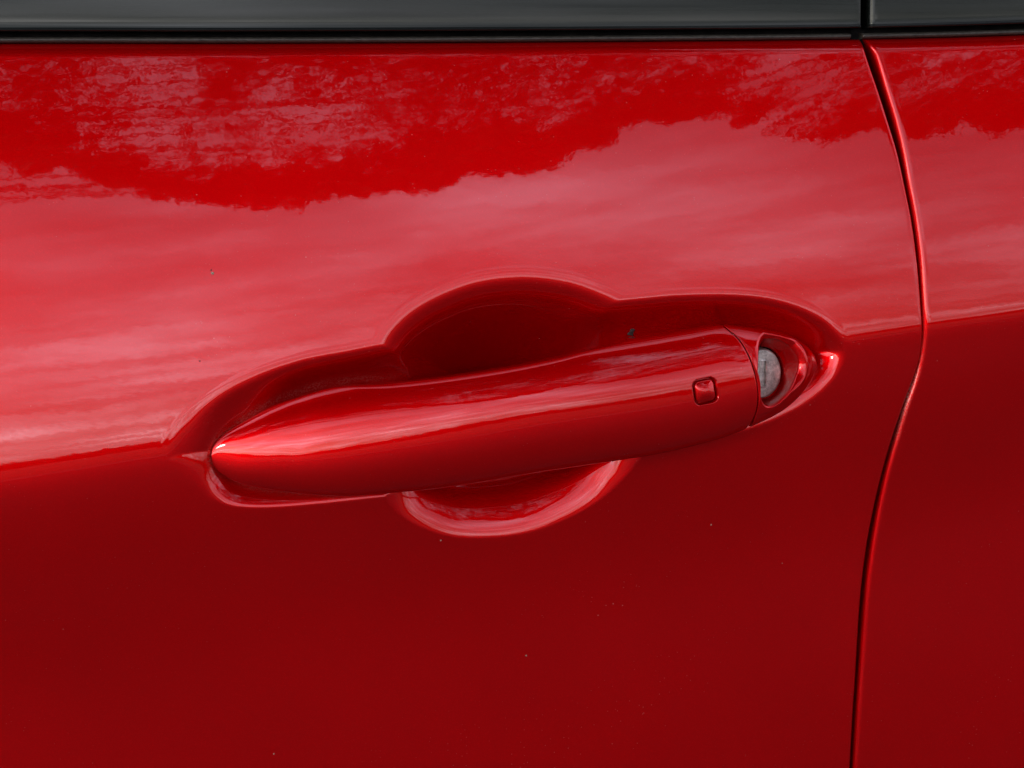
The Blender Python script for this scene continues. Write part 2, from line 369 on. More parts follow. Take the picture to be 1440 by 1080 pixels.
def lin(a, b, step): return np.linspace(a, b, max(2, int(abs(b-a)/step)+1))
def joinax(*segs):
    out = [segs[0]]
    for s_ in segs[1:]: out.append(s_[1:])
    return np.concatenate(out)
def seg_dirt(x, z):
    "dirt that collects on the shelf round the foot of the handle"
    d = np.zeros_like(x)
    m = (x > XL-.02) & (x < XR+.02) & (z > 0.84) & (z < 0.95)
    ox, oz = np.concatenate([htx, hbx[::-1]]), np.concatenate([htz, hbz[::-1]])
    dd = np.abs(sdf(x[m], z[m], ox[::2], oz[::2]))
    wx = np.clip((-0.030-x[m])/0.03, 0, 1)
    d[m] = 0.22*np.exp(-(dd/0.0017)**2)*wx
    return d

def panel(name, side):
    "side 'door': left of the shut line, 'rear': right of it"
    zlo = 0.42
    if side == 'door':
        xa = joinax(lin(-0.62, -0.20, 0.01), lin(-0.20, bxx.min()-.004, .002), lin(bxx.min()-.004, bxx.max()+.004, .00048), lin(bxx.max()+.004, 0.1415, .0009))
        u = (xa-xa[0])/(xa[-1]-xa[0])
    else:
        u = np.concatenate([np.linspace(0, .05, 30), np.linspace(.05, 0.35, 70)[1:], np.linspace(.35, 1, 30)[1:]]); xa = None
    zref = np.interp(0.0, bx, bz)
    if side == 'door':
        za = joinax(lin(zlo, 0.76, 0.01), lin(.76, czz.min()-.004, .0022), lin(czz.min()-.004, czz.max()+.004, .00048), lin(czz.max()+.004, zref-.008, .0016), lin(zref-.008, zref, .0006))
    else:
        za = joinax(lin(zlo, 0.76, 0.01), lin(.76, 0.98, .0014), lin(.98, zref, .0008))
    v = (za-zlo)/(zref-zlo)
    U, V = np.meshgrid(u, v)
    Z = zlo+V*(zref-zlo); X = U*0
    for _ in range(8):
        if side == 'door':
            xe = xedge(Z); wgt = np.clip((xa[None, :]-bxx.max()-.002)/(0.1415-bxx.max()-.002), 0, 1)
            X = xa[None, :]+wgt*(xe-0.1415)
        else:
            xs = xrear(Z); X = xs+U*(0.75-xs)
        Z = zlo+V*(zbelt(X)-zlo)
        # rows only bend to the belt line near the top
    Y = flank(X, Z)
    dirt = np.zeros_like(X)
    if side == 'door':
        Y = Y+recess(X.ravel(), Z.ravel()).reshape(X.shape)
        dirt = seg_dirt(X.ravel(), Z.ravel()).reshape(X.shape)
    else:
        Y = Y-0.0004
    # curl in at the belt line
    dz = zbelt(X)-Z; c = np.clip(1-dz/0.0045, 0, 1); Y = Y+0.0030*c**2.6
    # rounded hem along the shut line
    rr = 0.0014 if side == 'door' else 0.0021
    d = (xedge(Z)-X) if side == 'door' else (X-xrear(Z))
    # (columns are added beyond the edge)
    ang = np.linspace(0, math.pi/2, 9)[1:]
    cols = []
    j = -1 if side == 'door' else 0
    sg = 1 if side == 'door' else -1
    for a in ang: cols.append((X[:, j]+sg*rr*math.sin(a), Y[:, j]+rr*(1-math.cos(a)), Z[:, j]))
    for dd in (0.003, 0.008, 0.016): cols.append((X[:, j]+sg*rr, Y[:, j]+rr+dd, Z[:, j]))
    AX = np.stack([c_[0] for c_ in cols], 1); AY = np.stack([c_[1] for c_ in cols], 1); AZ = np.stack([c_[2] for c_ in cols], 1)
    Dj = np.repeat(dirt[:, j:j+1] if j == 0 else dirt[:, -1:], AX.shape[1], 1)
    # a line of grime in the shut line below the crease
    zz = AZ; k = np.exp(-((zz-(zcrease(AX)-0.022))/0.014)**2)*(0.9 if side == 'rear' else .15)
    Dj = Dj+k*np.concatenate([np.linspace(0, 1, 5), np.ones(AX.shape[1]-5)])[None, :]
    if side == 'door': X, Y, Z, dirt = np.hstack([X, AX]), np.hstack([Y, AY]), np.hstack([Z, AZ]), np.hstack([dirt, Dj])
    else: X, Y, Z, dirt = np.hstack([AX[:, ::-1], X]), np.hstack([AY[:, ::-1], Y]), np.hstack([AZ[:, ::-1], Z]), np.hstack([Dj[:, ::-1], dirt])
    # top flange turning in
    X = np.vstack([X, X[-1:], X[-1:]]); Y = np.vstack([Y, Y[-1:]+.002, Y[-1:]+.02]); Z = np.vstack([Z, Z[-1:]-.0002, Z[-1:]-.0012]); dirt = np.vstack([dirt, dirt[-1:]*0, dirt[-1:]*0])
    return under_car(grid_mesh(name, X, Y, Z, PAINT, attr={'dirt': dirt}))
door = panel('front_door', 'door')
rear = panel('rear_panel', 'rear')
tag(rear, 'red panel behind the shut line of the door')

# door jamb behind the gap
zz = np.linspace(0.42, 1.02, 80); off = np.linspace(-0.02, 0.03, 6)
JX = xedge(zz)[:, None]+off[None, :]; JZ = np.repeat(zz[:, None], 6, 1); JY = flank(JX, JZ)+0.0165
jamb = under_car(grid_mesh('door_jamb', JX, JY, JZ, DARK))

# ------------------------------------------------------------ belt mouldings and seals
def sweep(name, px0, px1, prof, mat, r0=0.0, r1=0.0, parent=None, n=120, rows=None):
    "profile points (dy, dz) carried along the belt line, with rounded ends of radius r0 / r1"
    xs0 = np.interp([px0, px1], belt_px[:, 0], bx); x = np.linspace(xs0[0], xs0[1], n)
    st = []
    def st_add(xx, inset): st.append((xx, inset))
    if r0 > 0:
        st_add(xs0[0]+0.00001, .012); st_add(xs0[0], r0)
        for a in np.linspace(0, math.pi/2, 8)[1:]: st_add(xs0[0]+r0*(1-math.cos(a)), r0*(1-math.sin(a)))
    for xx in x[1 if r0 else 0:-1 if r1 else None]:
        if xx > xs0[0]+r0 and xx < xs0[1]-r1 or not (r0 or r1): st_add(xx, 0)
    if r1 > 0:
        for a in np.linspace(math.pi/2, 0, 8)[:-1]: st_add(xs0[1]-r1*(1-math.cos(a)), r1*(1-math.sin(a)))
        st_add(xs0[1], r1); st_add(xs0[1]+0.00001, .012)
    st.sort(key=lambda s_: s_[0])
    sx = np.array([s_[0] for s_ in st]); ins = np.array([s_[1] for s_ in st])
    p = np.array(prof); zb = zbelt(sx); yb = flank(sx, zb)
    X = np.repeat(sx[:, None], len(p), 1); Z = zb[:, None]+p[None, :, 1]
    Y = yb[:, None]+p[None, :, 0]+ins[:, None]
    o = grid_mesh(name, X, Y, Z, mat, flip=True)
    o.parent = parent; o.matrix_parent_inverse = Matrix() if parent is None else parent.matrix_parent_inverse.copy()
    if parent is not None: o.matrix_parent_inverse = Matrix()
    return o
PX = 0.000252   # height of one photo pixel there
def mould_prof():
    z0 = 16*PX; zt = 0.034
    pr = [(0.010, z0+.0006), (0.0005, z0+.0002), (-0.0012, z0), (-.0022, z0+.0001), (-.0029, z0+.0004), (-.0030, z0+.0006), (-.0027, z0+.00085), (-.0022, z0+.00105), (-.00215, z0+.0013)]
    for k in range(1, 15):
        f = k/14; pr.append((-.0022+0.0008*f+0.0016*f*f, z0+.0013+(zt-z0-.0013)*f))
    pr += [(0.003, zt+.0012), (0.010, zt+.001)]
    return pr
def seal_prof():
    return [(0.010, 0.0002), (0.0040, 0.0002), (0.0022, 0.0004), (0.0012, 0.0009), (0.0010, 5.5*PX), (0.0014, 7.6*PX), (0.0024, 8.8*PX), (0.005, 9*PX), (.012, 9*PX)]
def back_prof(): return [(0.0075, -.001), (0.0075, .012)]
LEFTP, RIGHTP = -1400, 2500
mL = sweep('belt_moulding', LEFTP, 1207.5, mould_prof(), TRIM, 0, .0007, door, 260)
mR = sweep('belt_moulding', 1219, RIGHTP, mould_prof(), TRIM, .0022, 0, rear, 220)
sL = sweep('weather_strip', LEFTP, 1199, seal_prof(), RUBBER, 0, .0008, door, 260)
sR = sweep('weather_strip', 1215, RIGHTP, seal_prof(), RUBBER, .0008, 0, rear, 220)
bk = under_car(sweep('seal_channel', LEFTP, RIGHTP, back_prof(), DARK, 0, 0, None, 300))
# vertical black joint filler between the mouldings
fx0, fz0 = on([(1204, 40), (1224, 40)])
fx = np.linspace(fx0[0], fx0[1], 6); fzv = np.linspace(zbelt(0.14)-.003, zbelt(0.14)+.05, 20)
FX, FZ = np.meshgrid(fx, fzv); FYY = flank(FX, np.minimum(FZ, 1.2))+0.006
under_car(grid_mesh('pillar_joint', FX, FYY, FZ, DARK))
# tinted window above the mouldings
gx = np.linspace(-0.6, 0.75, 30); gz = np.linspace(0, 0.32, 20)
GX, GG = np.meshgrid(gx, gz); zb = zbelt(GX); GZ = zb+0.030+GG*math.cos(R(22)); GY = flank(GX, zb)+0.008+GG*math.sin(R(22))
win = under_car(grid_mesh('window_glass', GX, GY, GZ, GLASS))

# ------------------------------------------------------------ grip of the handle
BTN = (993, 551)
bX, bZ = px2w(np.array(BTN[0]*1.0), np.array(BTN[1]*1.0), -0.0125); bX, bZ = float(bX), float(bZ)
BA = R(9)   # the button leans with the grip
BHW, BHH, BRR = 0.0044, 0.0046, 0.0024
def rrect(x, z, hw, hh, r, cx_=None, cz_=None):
    cx_ = bX if cx_ is None else cx_; cz_ = bZ if cz_ is None else cz_
    dx, dz = x-cx_, z-cz_; a = dx*math.cos(BA)+dz*math.sin(BA); b = -dx*math.sin(BA)+dz*math.cos(BA)
    qx, qz = np.abs(a)-(hw-r), np.abs(b)-(hh-r)
    return np.hypot(np.maximum(qx, 0), np.maximum(qz, 0))+np.minimum(np.maximum(qx, qz), 0)-r   # negative inside
def grip():
    tip = XL+(0.04)*(np.linspace(0, 1, 70)**2.2)
    xs = joinax(tip, lin(XL+.04, bX-.0065, .0012), lin(bX-.0065, bX+.0065, .00017), lin(bX+.0065, 0.108, .0006))
    u = xs/1.0; XE = 0.108
    # angle round the section: front half carries most rows, extra rows at the button
    s_btn = np.linspace(-0.42, 0.36, 90)
    fr = np.concatenate([-np.cos(np.linspace(0, math.pi, 120)), s_btn]); fr = np.unique(np.round(fr, 6)); fr = fr[::-1]   # +1 top ... -1 bottom
    # soften spacing at the ends: use angle
    bk_a = np.linspace(0, math.pi, 26)[1:-1]
    s_all = np.concatenate([fr, -np.cos(bk_a)]); back = np.concatenate([np.zeros(len(fr)), np.ones(len(bk_a))])
    Xg = np.repeat(xs[:, None], len(s_all), 1); 
    for _ in range(6):
        zt, zb = h_top(Xg), h_bot(Xg); zm, hh = (zt+zb)/2, (zt-zb)/2
        Zg = zm+hh*s_all[None, :]
        w = np.clip((xs[:, None]-0.02)/(XE-0.02), 0, 1); w = w*w
        Xg = xs[:, None]+w*(xgap(Zg)-0.0008-XE)
    zt, zb = h_top(Xg), h_bot(Xg); zm, hh = (zt+zb)/2, (zt-zb)/2; Zg = zm+hh*s_all[None, :]
    yf = face_y(Xg, Zg); cut = h_ide(Xg)-h_top(Xg); rr_ = np.minimum(.0022, cut*.6+1e-9)
    dl = np.clip((zt-Zg)/rr_, 0, 1); yf = yf+rr_*(1-np.sqrt(1-(1-dl)**2))
    e = (1-np.abs(s_all)**NE)**(1/NE)
    bbk = np.interp(Xg, [XL, XL+.01, XL+.05, 0.06, 0.1], [.0004, .003, .012, .015, .006])
    ft, fb = yf[:, :1], yf[:, len(fr)-1:len(fr)]
    yb_ = ft*(1+s_all)/2+fb*(1-s_all)/2+bbk*e[None, :]**.6
    Yg = np.where(back[None, :] > 0, yb_, yf)
    # pocket for the button
    sd = rrect(Xg, Zg, BHW, BHH, BRR)
    pocket = np.clip(-sd/0.00045, 0, 1); pocket = pocket*pocket*(3-2*pocket)
    lip = 0.00010*np.exp(-((sd-0.0004)/0.0004)**2)
    Yg = Yg+np.where(back[None, :] > 0, 0, pocket*0.0026-lip*0)
    # rounded end toward the lock cover, then closed
    r = 0.00055; rings = []
    for a in np.linspace(0, math.pi/2, 6)[1:]:
        rings.append((Xg[-1]+r*math.sin(a), Yg[-1]+np.where(back > 0, -1, 1)*r*(1-math.cos(a))*e**.5, Zg[-1]-np.sign(s_all)*r*(1-math.cos(a))*np.abs(s_all)**4))
    m = (rings[-1][0], rings[-1][1], rings[-1][2])
    for f in (.6, .0): rings.append((m[0], m[1].mean()+(m[1]-m[1].mean())*f, m[2].mean()+(m[2]-m[2].mean())*f))
    Xg = np.vstack([Xg]+[q[0][None] for q in rings]); Yg = np.vstack([Yg]+[q[1][None]*np.ones(len(s_all)) for q in rings]); Zg = np.vstack([Zg]+[q[2][None] for q in rings])
    return under_car(grid_mesh('door_handle', Xg, Yg, Zg, PAINT2, closed_v=True))
handle = grip()
def sub(o, parent):
    o.parent = parent; o.matrix_parent_inverse = Matrix(); return o
# push button: a domed rounded pad standing in the pocket
def button():
    k = 72; th = np.linspace(0, 2*math.pi, k, endpoint=False); rings = []
    hw, hh, r = BHW-.00078, BHH-.00078, BRR-.0004
    def outline(sc):
        px, pz = [], []
        for t in th:
            c, s = math.cos(t), math.sin(t); lo, hi = 0, .01
            for _ in range(30):
                mid = (lo+hi)/2; qx, qz = abs(c*mid)-(hw-r), abs(s*mid)-(hh-r)
                dd = math.hypot(max(qx, 0), max(qz, 0))+min(max(qx, qz), 0)-r
                if dd < 0: lo = mid
                else: hi = mid
            px.append(lo*c*sc); pz.append(lo*s*sc)
        px, pz = np.array(px), np.array(pz); return bX+px*math.cos(BA)-pz*math.sin(BA), bZ+px*math.sin(BA)+pz*math.cos(BA)
    for sc, dy in [(1, .0024), (1, .0010), (.995, .0005), (.975, .00018), (.94, .00004), (.88, 0), (.8, 0), (.7, 0), (.58, 0), (.45, 0), (.3, 0), (.15, 0), (.001, 0)]:
        x, z = outline(sc); ax_ = ((x-bX)*math.cos(BA)+(z-bZ)*math.sin(BA))/hw; az_ = (-(x-bX)*math.sin(BA)+(z-bZ)*math.cos(BA))/hh
        dome = .0013*np.clip(1-np.abs(ax_)**2.4, 0, 1)**.8*np.clip(1-np.abs(az_)**2.4, 0, 1)**.8
        rings.append((x, face_y(x, z)+dy+0.0001-dome*(sc < .97), z))
    return sub(grid_mesh('push_button', *[np.array([q[i] for q in rings]) for i in range(3)], PAINT2, closed_v=True, flip=True), handle)
btn = button()

# ------------------------------------------------------------ lock cover (teardrop end piece with the key bowl)
def cover():
    hc = np.array([1093., 524.]); ncol = 220
    gm = (gap_px[:, 1] > 458) & (gap_px[:, 1] < 594)
    left = (gpx[gm][::3]+.0001, gpz[gm][::3])
    # outline: left boundary (gap arc) downwards, then bottom edge to the tip, then top edge back
    lz = np.linspace(0, 1, 60)
    L = smooth_curve(np.stack(left, -1), 10)
    mb = (hbx > L[-1, 0]); mt = (htx > L[0, 0])
    poly = np.vstack([L, np.stack([hbx[mb], hbz[mb]], -1), np.stack([htx[mt], htz[mt]], -1)[::-1]])
    C = np.array(px2w(hc[0], hc[1], -.005)).ravel()
    def radial(poly_, th):
        r = np.zeros(len(th))
        for i in range(len(poly_)):
            a, b = poly_[i-1]-C, poly_[i]-C
            for k_, t in enumerate(th):
                pass
        return r
    th = np.linspace(0, 2*math.pi, ncol, endpoint=False)
    # more columns toward the sharp corners
    def polyrad(P_):
        a = P_-C; b = np.roll(P_, -1, 0)-C; out = np.zeros(len(th))
        dx, dz = np.cos(th), np.sin(th)
        for i in range(len(P_)):
            ex_, ez_ = b[i]-a[i]; den = dx*ez_-dz*ex_
            with np.errstate(divide='ignore', invalid='ignore'):
                t = (a[i, 0]*ez_-a[i, 1]*ex_)/den; u = (a[i, 0]*dz-a[i, 1]*dx)/den
            ok = (t > 0) & (u >= -1e-9) & (u <= 1+1e-9) & np.isfinite(t); out = np.where(ok, np.maximum(out, t), out)
        return out
    ca = np.array([math.atan2(*(p-C)[::-1]) for p in (L[0], L[-1])]) % (2*math.pi)
    extra = np.concatenate([c+np.linspace(-.08, .08, 17) for c in ca])
    th = np.sort(np.concatenate([th, extra % (2*math.pi)]))
    ro = polyrad(poly)
    hole = closed_curve([(1068, 497), (1072, 484), (1082, 480), (1098, 480), (1113, 488), (1123, 499), (1127, 514), (1122, 531), (1112, 546), (1100, 559), (1088, 569), (1077, 571), (1069, 558), (1064.5, 526)], 8)
    hx_, hz_ = px2w(hole[:, 0], hole[:, 1], -.0055); rh = polyrad(np.stack([hx_, hz_], -1))
    ug = np.linspace(0, 2*math.pi, 721)
    def soften(r_, w_):
        g_ = np.interp(ug, np.r_[th-2*math.pi, th, th+2*math.pi], np.r_[r_, r_, r_])[:-1]
        kk = np.arange(-60, 61); wt_ = np.exp(-(kk/w_)**2); wt_ /= wt_.sum()
        g_ = np.convolve(np.r_[g_[-60:], g_, g_[:60]], wt_, 'valid')
        return np.interp(th, ug, np.r_[g_, g_[0]])
    rh = soften(rh, 22); rh = np.minimum(rh, ro-.0013)
    lock = closed_curve([(1071+31*math.cos(a), 525+38*math.sin(a)) for a in np.linspace(0, 2*math.pi, 24, endpoint=False)], 3)
    dx, dz = np.cos(th), np.sin(th)
    rw = np.minimum(.0008+.0024*np.clip(dx*.9+dz*.9+.25, 0, 1), ro-rh-.0008)
    rings = []
    def ring(r, y): rings.append((C[0]+dx*r, y, C[1]+dz*r))
    def fy(r): return face_y(C[0]+dx*r, C[1]+dz*r)
    LIFT = .0014*np.clip(dx*1.1+.55, .15, 1)
    isleft = np.exp(-((((th-math.pi+math.pi) % (2*math.pi))-math.pi)/0.7)**4)
    # skirt
    y_out = fy(ro);  inw = np.clip(dz*2, 0.12, 1); ring(ro*(1-.45*inw), y_out+.0095); ring(ro-.0042*inw, y_out+.0078); ring(ro-.0018*inw, y_out+.0056); ring(ro-.0004*inw, y_out+.0030); 
    rr = .0006
    for a in np.linspace(0, math.pi/2, 6):
        r_ = ro-rr*(1-math.cos(a)); ring(r_, np.maximum(fy(r_)+rr*(1-math.sin(a))*.8, fy(ro-.0022)))
    for f in np.linspace(0, 1, 12)[1:]:
        r_ = (ro-rr)*(1-f)+(rh+rw)*f; rr_lift = -LIFT*np.exp(-((1-f)/.42)**2)
        ring(r_, fy(r_)+rr_lift)
    y_r = fy(rh+rw)-LIFT
    # rounded rim into the bowl
    for a in np.linspace(0, math.pi/2, 7)[1:]: ring(rh+rw*(1-math.sin(a)), y_r+.0017*(1-math.cos(a)))
    yr2 = y_r+.0017
    # bowl down to the lock
    lx, lz_ = px2w(lock[:, 0], lock[:, 1], 0.004); LC = np.stack([lx, lz_], -1)
    rl_x, rl_z = C[0]+dx*rh, C[1]+dz*rh
    lcx, lcz = LC.mean(0)
    # nearest point of the lock outline by angle round the lock centre
    al = np.arctan2(rl_z-lcz, rl_x-lcx); lr = np.interp(al, np.linspace(-math.pi, math.pi, 73), [np.hypot(0.0083*math.cos(t), .0094*math.sin(t)) for t in np.linspace(-math.pi, math.pi, 73)])
    lr = lr*(1+.45*np.clip(-np.cos(al), 0, 1)**.5)
    tx, tz = lcx+lr*np.cos(al), lcz+lr*np.sin(al)
    # never wider than the rim on the left
    for f in np.linspace(0, 1, 14)[1:]:
        g = 1-(1-f)**1.35
        rings.append((rl_x+(tx-rl_x)*f, yr2+(0.0048-yr2)*(0.25*f+.75*g), rl_z+(tz-rl_z)*f))
    rings.append((tx, tx*0+.012, tz))
    return under_car(grid_mesh('lock_cover', *[np.array([q[i]*np.ones(len(th)) for q in rings]) for i in range(3)], PAINT2, closed_v=True)), lcx, lcz
lockc, LCX, LCZ = cover()

# lock cylinder: domed face, chamfer, side and the key slot cut into it
def lock():
    LY = 0.0030; tilt_z = R(14)
    ca, sa = math.cos(tilt_z), math.sin(tilt_z)
    def place(a, y, b): return LCX+a*ca-y*sa*0, LY+y+a*sa, LCZ+b
    n = 96; th = np.linspace(0, 2*math.pi, n, endpoint=False); RX, RZ = 0.0077, 0.0088
    sw, sh = .00125, .0044
    rings = []
    for f, dy in [(1.0, .008), (1.0, .0008), (.985, .0003), (.95, 0), (.90, 0.00003)]:
        rings.append((RX*f*np.cos(th), th*0+dy, RZ*f*np.sin(th)))
    # blend from circle to the slot rectangle
    c, s = np.cos(th), np.sin(th); k = np.minimum(sw/np.maximum(np.abs(c), 1e-6), sh/np.maximum(np.abs(s), 1e-6)); qx, qz = c*k, s*k
    ox, oz = RX*.9*c, RZ*.9*s
    for f in (.25, .5, .75, .93): rings.append((ox+(qx-ox)*f, th*0, oz+(qz-oz)*f))
    rings += [(qx*1.12, th*0-.00012, qz*1.03), (qx, th*0+.0001, qz), (qx, th*0+.0007, qz)]
    X, Y, Z = [np.array([r[i] for r in rings]) for i in range(3)]
    Xw, Yw, Zw = place(X, Y, Z)
    cyl = under_car(grid_mesh('lock_cylinder', Xw, Yw, Zw, METAL, closed_v=True))
    # shutter plate inside the slot
    a = np.linspace(-sw, sw, 6); b = np.linspace(-sh, sh, 12); A, B = np.meshgrid(a, b)
    Xw, Yw, Zw = place(A, 0.00055-0.0002*np.cos(A/sw*1.4), B)
    sub(grid_mesh('keyhole_shutter', Xw, Yw, Zw, METAL), cyl)
    # dark tube behind
    rings = [(RX*1.25*c, th*0+.0052, RZ*1.2*s), (RX*.9*c, th*0+.0052, RZ*.9*s)]
    X, Y, Z = [np.array([r[i] for r in rings]) for i in range(3)]
    sub(grid_mesh('lock_barrel_ring', *place(X, Y, Z), DARK, closed_v=True), cyl)
    return cyl
lk = lock()

# ------------------------------------------------------------ dirt specks stuck on the paint, and gap shade painted as dark specks
def speck(px, py, r, colr, seed):
    x, z = on([(px, py)]); x, z = float(x[0]), float(z[0]); y = float(flank(x, z)+recess(np.array([x]), np.array([z]))[0])
    rg = np.random.default_rng(seed); th = np.linspace(0, 2*math.pi, 10, endpoint=False)
    rings = []
    prof_ = 1+rg.uniform(-.35, .35, 10)
    for f, h in ((1, -.00002), (.8, .00015), (.4, .00028), (.01, .0003)):
        rings.append((x+r*f*prof_*np.cos(th)*.8, y-h-th*0, z+r*f*prof_*np.sin(th)))
    parent = door if px < float(np.interp(py, [p[1] for p in edge_pts], [p[0] for p in edge_pts])) else rear
    return sub(grid_mesh('dirt_shade_speck', *[np.array([q[i] for q in rings]) for i in range(3)], colr, closed_v=True, flip=False), parent)
def make_speck_mat(name, c):
    m, t, b, v = principled(name, c, 0.8); t.links.new(mixc(t, noise(t, v, 2500, 3), c, tuple(q*.4 for q in c)), b.inputs['Base Color']); return m
PALE, BLACKD = make_speck_mat('pale_grit', (.5, .36, .26)), make_speck_mat('dark_grit_and_shade', (.03, .012, .01))
for i, (a, b_, r, m_) in enumerate([(299, 384, .0006, PALE), (297, 380, .0003, BLACKD), (740, 922, .00035, PALE), (1254, 827, .0005, PALE), (1336, 744, .0004, PALE), (895, 473, .0013, BLACKD), (898, 468, .0012, BLACKD),  # last two on this line: shade in a small gap, painted as black blobs
        (385, 1060, .0003, PALE), (281, 508, .0003, BLACKD), (620, 760, .0003, PALE), (1000, 738, .0003, PALE), (1100, 792, .00025, PALE)]):
    speck(a, b_, r, m_, i)

# ============================================================ WHAT STANDS ACROSS THE ROAD (seen mirrored in the paint)
def ground_mat():
    m, t, b, v = principled('asphalt', (.05, .05, .05), .85)
    mpg = t.nodes.new('ShaderNodeMapping'); mpg.inputs['Scale'].default_value = (.45, 1.3, 1); mpg.inputs['Rotation'].default_value = (0, 0, .35); t.links.new(v, mpg.inputs[0]); big = noise(t, mpg.outputs[0], .7, 4); fine = noise(t, v, 60, 6, .7)
    c = mixc(t, ramp(t, big, [(.42, 0), (.60, 1)]), (.008, .008, .008), (.032, .030, .030))
    c = mixc(t, mth(t, 'MULTIPLY', fine, .5), c, (.025, .025, .025)); t.links.new(c, b.inputs['Base Color'])
    bump(t, fine, .5, .01, b.inputs['Normal']); return m
def grass_mat():
    m, t, b, v = principled('grass', (.05, .09, .02), .9)
    t.links.new(mixc(t, noise(t, v, 3, 8, .7), (.018, .032, .009), (.05, .075, .02)), b.inputs['Base Color']); return m
def box(name, x0, x1, y0, y1, z0, z1, mat):
    v = np.array([(x, y, z) for z in (z0, z1) for y in (y0, y1) for x in (x0, x1)], float)
    q = np.array([(0, 2, 3, 1), (4, 5, 7, 6), (0, 1, 5, 4), (2, 6, 7, 3), (0, 4, 6, 2), (1, 3, 7, 5)])
    return quad_mesh(name, v, q, mat, smooth=False)
AS, GR = ground_mat(), grass_mat()
tag(quad_mesh('road', np.array([(-600, -9, 0), (600, -9, 0), (600, 600, 0), (-600, 600, 0)], float), np.array([(0, 1, 2, 3)]), AS, smooth=False), kind='structure')
tag(quad_mesh('grass_verge', np.array([(-600, -900, .12), (600, -900, .12), (600, -9.15, .12), (-600, -9.15, .12)], float), np.array([(0, 1, 2, 3)]), GR, smooth=False), kind='structure')
km, kt, kb, kv = principled('kerb_stone', (.3, .29, .27), .85)
kt.links.new(mixc(kt, noise(kt, kv, 9, 6), (.2, .2, .19), (.36, .35, .33)), kb.inputs['Base Color'])
tag(box('kerb', -600, 600, -9.15, -9.0, -.02, .125, km), kind='structure')

def leaf_mat(name, a, b_):
    m, t, b, v = principled(name, a, .6)
    t.links.new(mixc(t, noise(t, v, 1.3, 4, .6), a, b_), b.inputs['Base Color'])
    b.inputs['Subsurface Weight'].default_value = 0
    return m
LEAF = leaf_mat('leaf_green', (.035, .06, .015), (.08, .11, .03))
bm_, bt, bb_, bv = principled('bark', (.09, .07, .05), .9)
bt.links.new(mixc(bt, noise(bt, bv, 14, 6), (.05, .04, .03), (.13, .10, .08)), bb_.inputs['Base Color'])

# where the flank sends the view: pixel on the upper panel -> direction of the mirrored world
def mirrored(px, py):
    x, z = on([(px, py)]); x, z = x[0], z[0]; e = 2e-4
    n = np.array([float(flank(x+e, z)-flank(x-e, z))/(2*e), -1.0, float(flank(x, z+e)-flank(x, z-e))/(2*e)]); n /= np.linalg.norm(n)
    P = np.array([x, float(flank(x, z)), z]); d = P-CAM; d /= np.linalg.norm(d); r = d-2*d.dot(n)*n
    return P, r

def foliage(name, L, parent, mat, seed):
    """L: rows x, y, z, size -> one mesh of small folded leaves"""
    rg = np.random.default_rng(seed); n = len(L); c = L[:, :3]; sz = L[:, 3:4]
    a = rg.normal(size=(n, 3)); a[:, 2] *= .45; a /= np.linalg.norm(a, axis=1)[:, None]
    b = rg.normal(size=(n, 3)); b -= (b*a).sum(1)[:, None]*a; b /= np.linalg.norm(b, axis=1)[:, None]
    v = np.stack([c-a*sz, c+b*sz*.42-a*sz*.1, c+a*sz, c-b*sz*.42-a*sz*.1], 1).reshape(-1, 3)
    q = np.arange(n*4).reshape(-1, 4)
    o = quad_mesh(name, v, q, mat, parent, smooth=False); o['kind'] = 'stuff'; return o
def limb(V, Q, p0, p1, r0, r1, seg=7, bend=.1, rg=rng):
    p0, p1 = np.array(p0, float), np.array(p1, float); d = p1-p0; ln = np.linalg.norm(d); d /= ln
    u = np.cross(d, [0.3, .9, .2]); u /= np.linalg.norm(u); w = np.cross(d, u)
    st = 7; base = sum(len(x) for x in V); sway = rg.normal(size=3)*bend*ln
    for k in range(st):
        t = k/(st-1); c = p0+(p1-p0)*t+sway*math.sin(t*math.pi)*.5; r = r0+(r1-r0)*t
        th = np.linspace(0, 2*math.pi, seg, endpoint=False)
        V.append(c+r*(np.cos(th)[:, None]*u+np.sin(th)[:, None]*w))
    for k in range(st-1):
        for j in range(seg): Q.append((base+k*seg+j, base+k*seg+(j+1) % seg, base+(k+1)*seg+(j+1) % seg, base+(k+1)*seg+j))
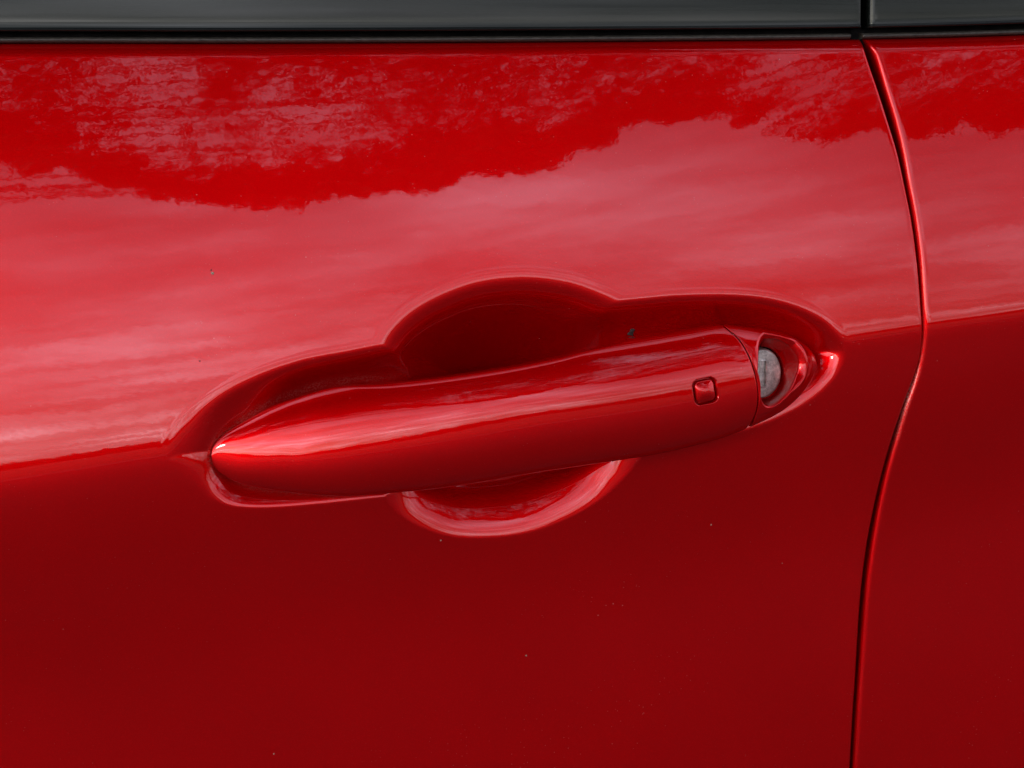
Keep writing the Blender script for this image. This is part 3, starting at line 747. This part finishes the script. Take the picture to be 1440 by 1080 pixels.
# lower edge of the crowns as it mirrors in the paint, turned into directions from the door
low_px = [(-260, 170), (-100, 205), (0, 222), (60, 240), (85, 250), (130, 268), (200, 276), (260, 285), (330, 290), (400, 293), (430, 281), (500, 270), (570, 266), (640, 248), (700, 240), (760, 226), (820, 208), (870, 192), (930, 166), (970, 156),
          (1035, 152), (1045, 172), (1090, 180), (1130, 188), (1200, 188), (1300, 182), (1400, 172), (1440, 164), (1600, 170), (1750, 190)]
low_dir = []
for q in low_px:
    P_, r_ = mirrored(*q); low_dir.append((r_[0]/-r_[1], r_[2]/math.hypot(r_[0], r_[1]), P_))
la = np.array([d[0] for d in low_dir]); le = np.array([d[1] for d in low_dir])
from mathutils import noise as mnoise
HOLE = {11: -.24, 12: -.38}
def crown(name_seed, az0, az1, trunk, label, n_clump, n_over):
    rg = np.random.default_rng(name_seed)
    t = empty('tree', (trunk[0], trunk[1], .12)); tag(t, label, 'tree')
    V, Q = [], []; base = np.array([trunk[0], trunk[1], .1]); fork = base+np.array([0, 0, 8.8])
    limb(V, Q, base, fork, .34, .24, 12, .02, rg)
    leaves = []; tips = []; cl = []
    for k in range(n_clump):
        a = rg.uniform(az0, az1); dist = rg.uniform(12.0, 15.0); e0 = np.interp(a, la, le)
        e = e0+abs(rg.normal())*.02+.008 if k < n_clump*.3 else rg.uniform(e0+.02, .80)
        cl.append((a*dist, -dist, .9+e*dist*math.hypot(1, a), rg.uniform(.2, .45), 0))
    for k in range(n_over):                                  # boughs that reach out high over the road
        a = rg.uniform(max(az0*2.9, -2.5), az1*1.5); e = math.tan(R(rg.uniform(36, 86))); dist = rg.uniform(10.5, 13.5)/max(1, e)**.85/math.hypot(1, a)
        cl.append((a*dist, -dist, .9+e*dist*math.hypot(1, a), rg.uniform(.4, .8), 1))
    for (x, y, z, r, over) in cl:
        m = int((125 if not over else 55)*(r/.3)**2*(1 if not over else .4))
        off = rg.normal(size=(m, 3))*np.array([r*.95, r*.8, r*.45])
        c = np.array([x, y, z])+off; c = c[c[:, 1] < -0.9]
        hyp = np.hypot(c[:, 0], c[:, 1]); ee = (c[:, 2]-.9)/hyp; a_ = c[:, 0]/-c[:, 1]
        e0 = np.interp(a_, la, le)
        wob = np.array([.026*mnoise.noise((q_*17, name_seed, 0))+.018*mnoise.noise((q_*44, name_seed, 3))+.012*mnoise.noise((q_*150, name_seed, 7)) for q_ in a_])+abs(rg.normal(size=len(c)))*.0060*(.5+mnoise.noise((float(x)*2, float(z)*3, 1)))
        keep = ee > e0+wob
        if True:                                             # openings between the boughs
            for i_ in np.nonzero(keep)[0]:
                px_, py_, pz_ = c[i_]
                if over and ee[i_] > .74: continue
                v = mnoise.fractal((px_*.65+name_seed, py_*.02, pz_*3.8), .8, 2.2, 4)
                if v+.35*mnoise.noise((px_*2.6, py_*.2, pz_*7.5)) > HOLE[name_seed]+.25*max(0, 1-(ee[i_]-e0[i_])/.05): keep[i_] = False
        c = c[keep]
        if len(c): leaves.append(np.hstack([c, rg.uniform(.045, .085, (len(c), 1))*(1 if not over else 2.2)]))
        if rg.random() < .022 and len(c): tips.append(c.mean(0))
    L = np.vstack(leaves)
    foliage('crown', L-np.array([trunk[0], trunk[1], .12, 0]), t, LEAF, name_seed)
    for tp in tips:
        mid = fork+(tp-fork)*rg.uniform(.35, .6)+np.array([0, 0, rg.uniform(.4, 1.2)])
        limb(V, Q, fork-np.array([0, 0, rg.uniform(0, .5)]), mid, .085, .05, 6, .04, rg); limb(V, Q, mid, tp, .05, .010, 5, .05, rg)
    quad_mesh('trunk', np.vstack(V)-np.array([trunk[0], trunk[1], .12]), np.array(Q), bm_, t)
    return t
crown(11, -.85, .24, (-18.5, -15.0), 'broad leafy tree at the left across the road, mirrored in the upper door', 3600, 3000)
crown(12, .22, .95, (13.5, -14.5), 'broad leafy tree at the right across the road, mirrored above the rear panel', 2300, 800)

# low clipped hedge far behind
hv, hq = [], []
n = 40000; hx = rng.uniform(-160, 160, n); hz = rng.uniform(0, 1, n)**.7
hy = -70+rng.uniform(-1, 1, n)*1.2; hh = 2.2+.35*np.sin(hx*.21)+.2*np.sin(hx*.9)
hed = np.stack([hx, hy, .1+hz*hh*.9, rng.uniform(.45, .75, n)], -1)
ho = foliage('hedge', hed, None, LEAF, 5); tag(ho, 'long low dark green hedge far across the grass', 'hedge')
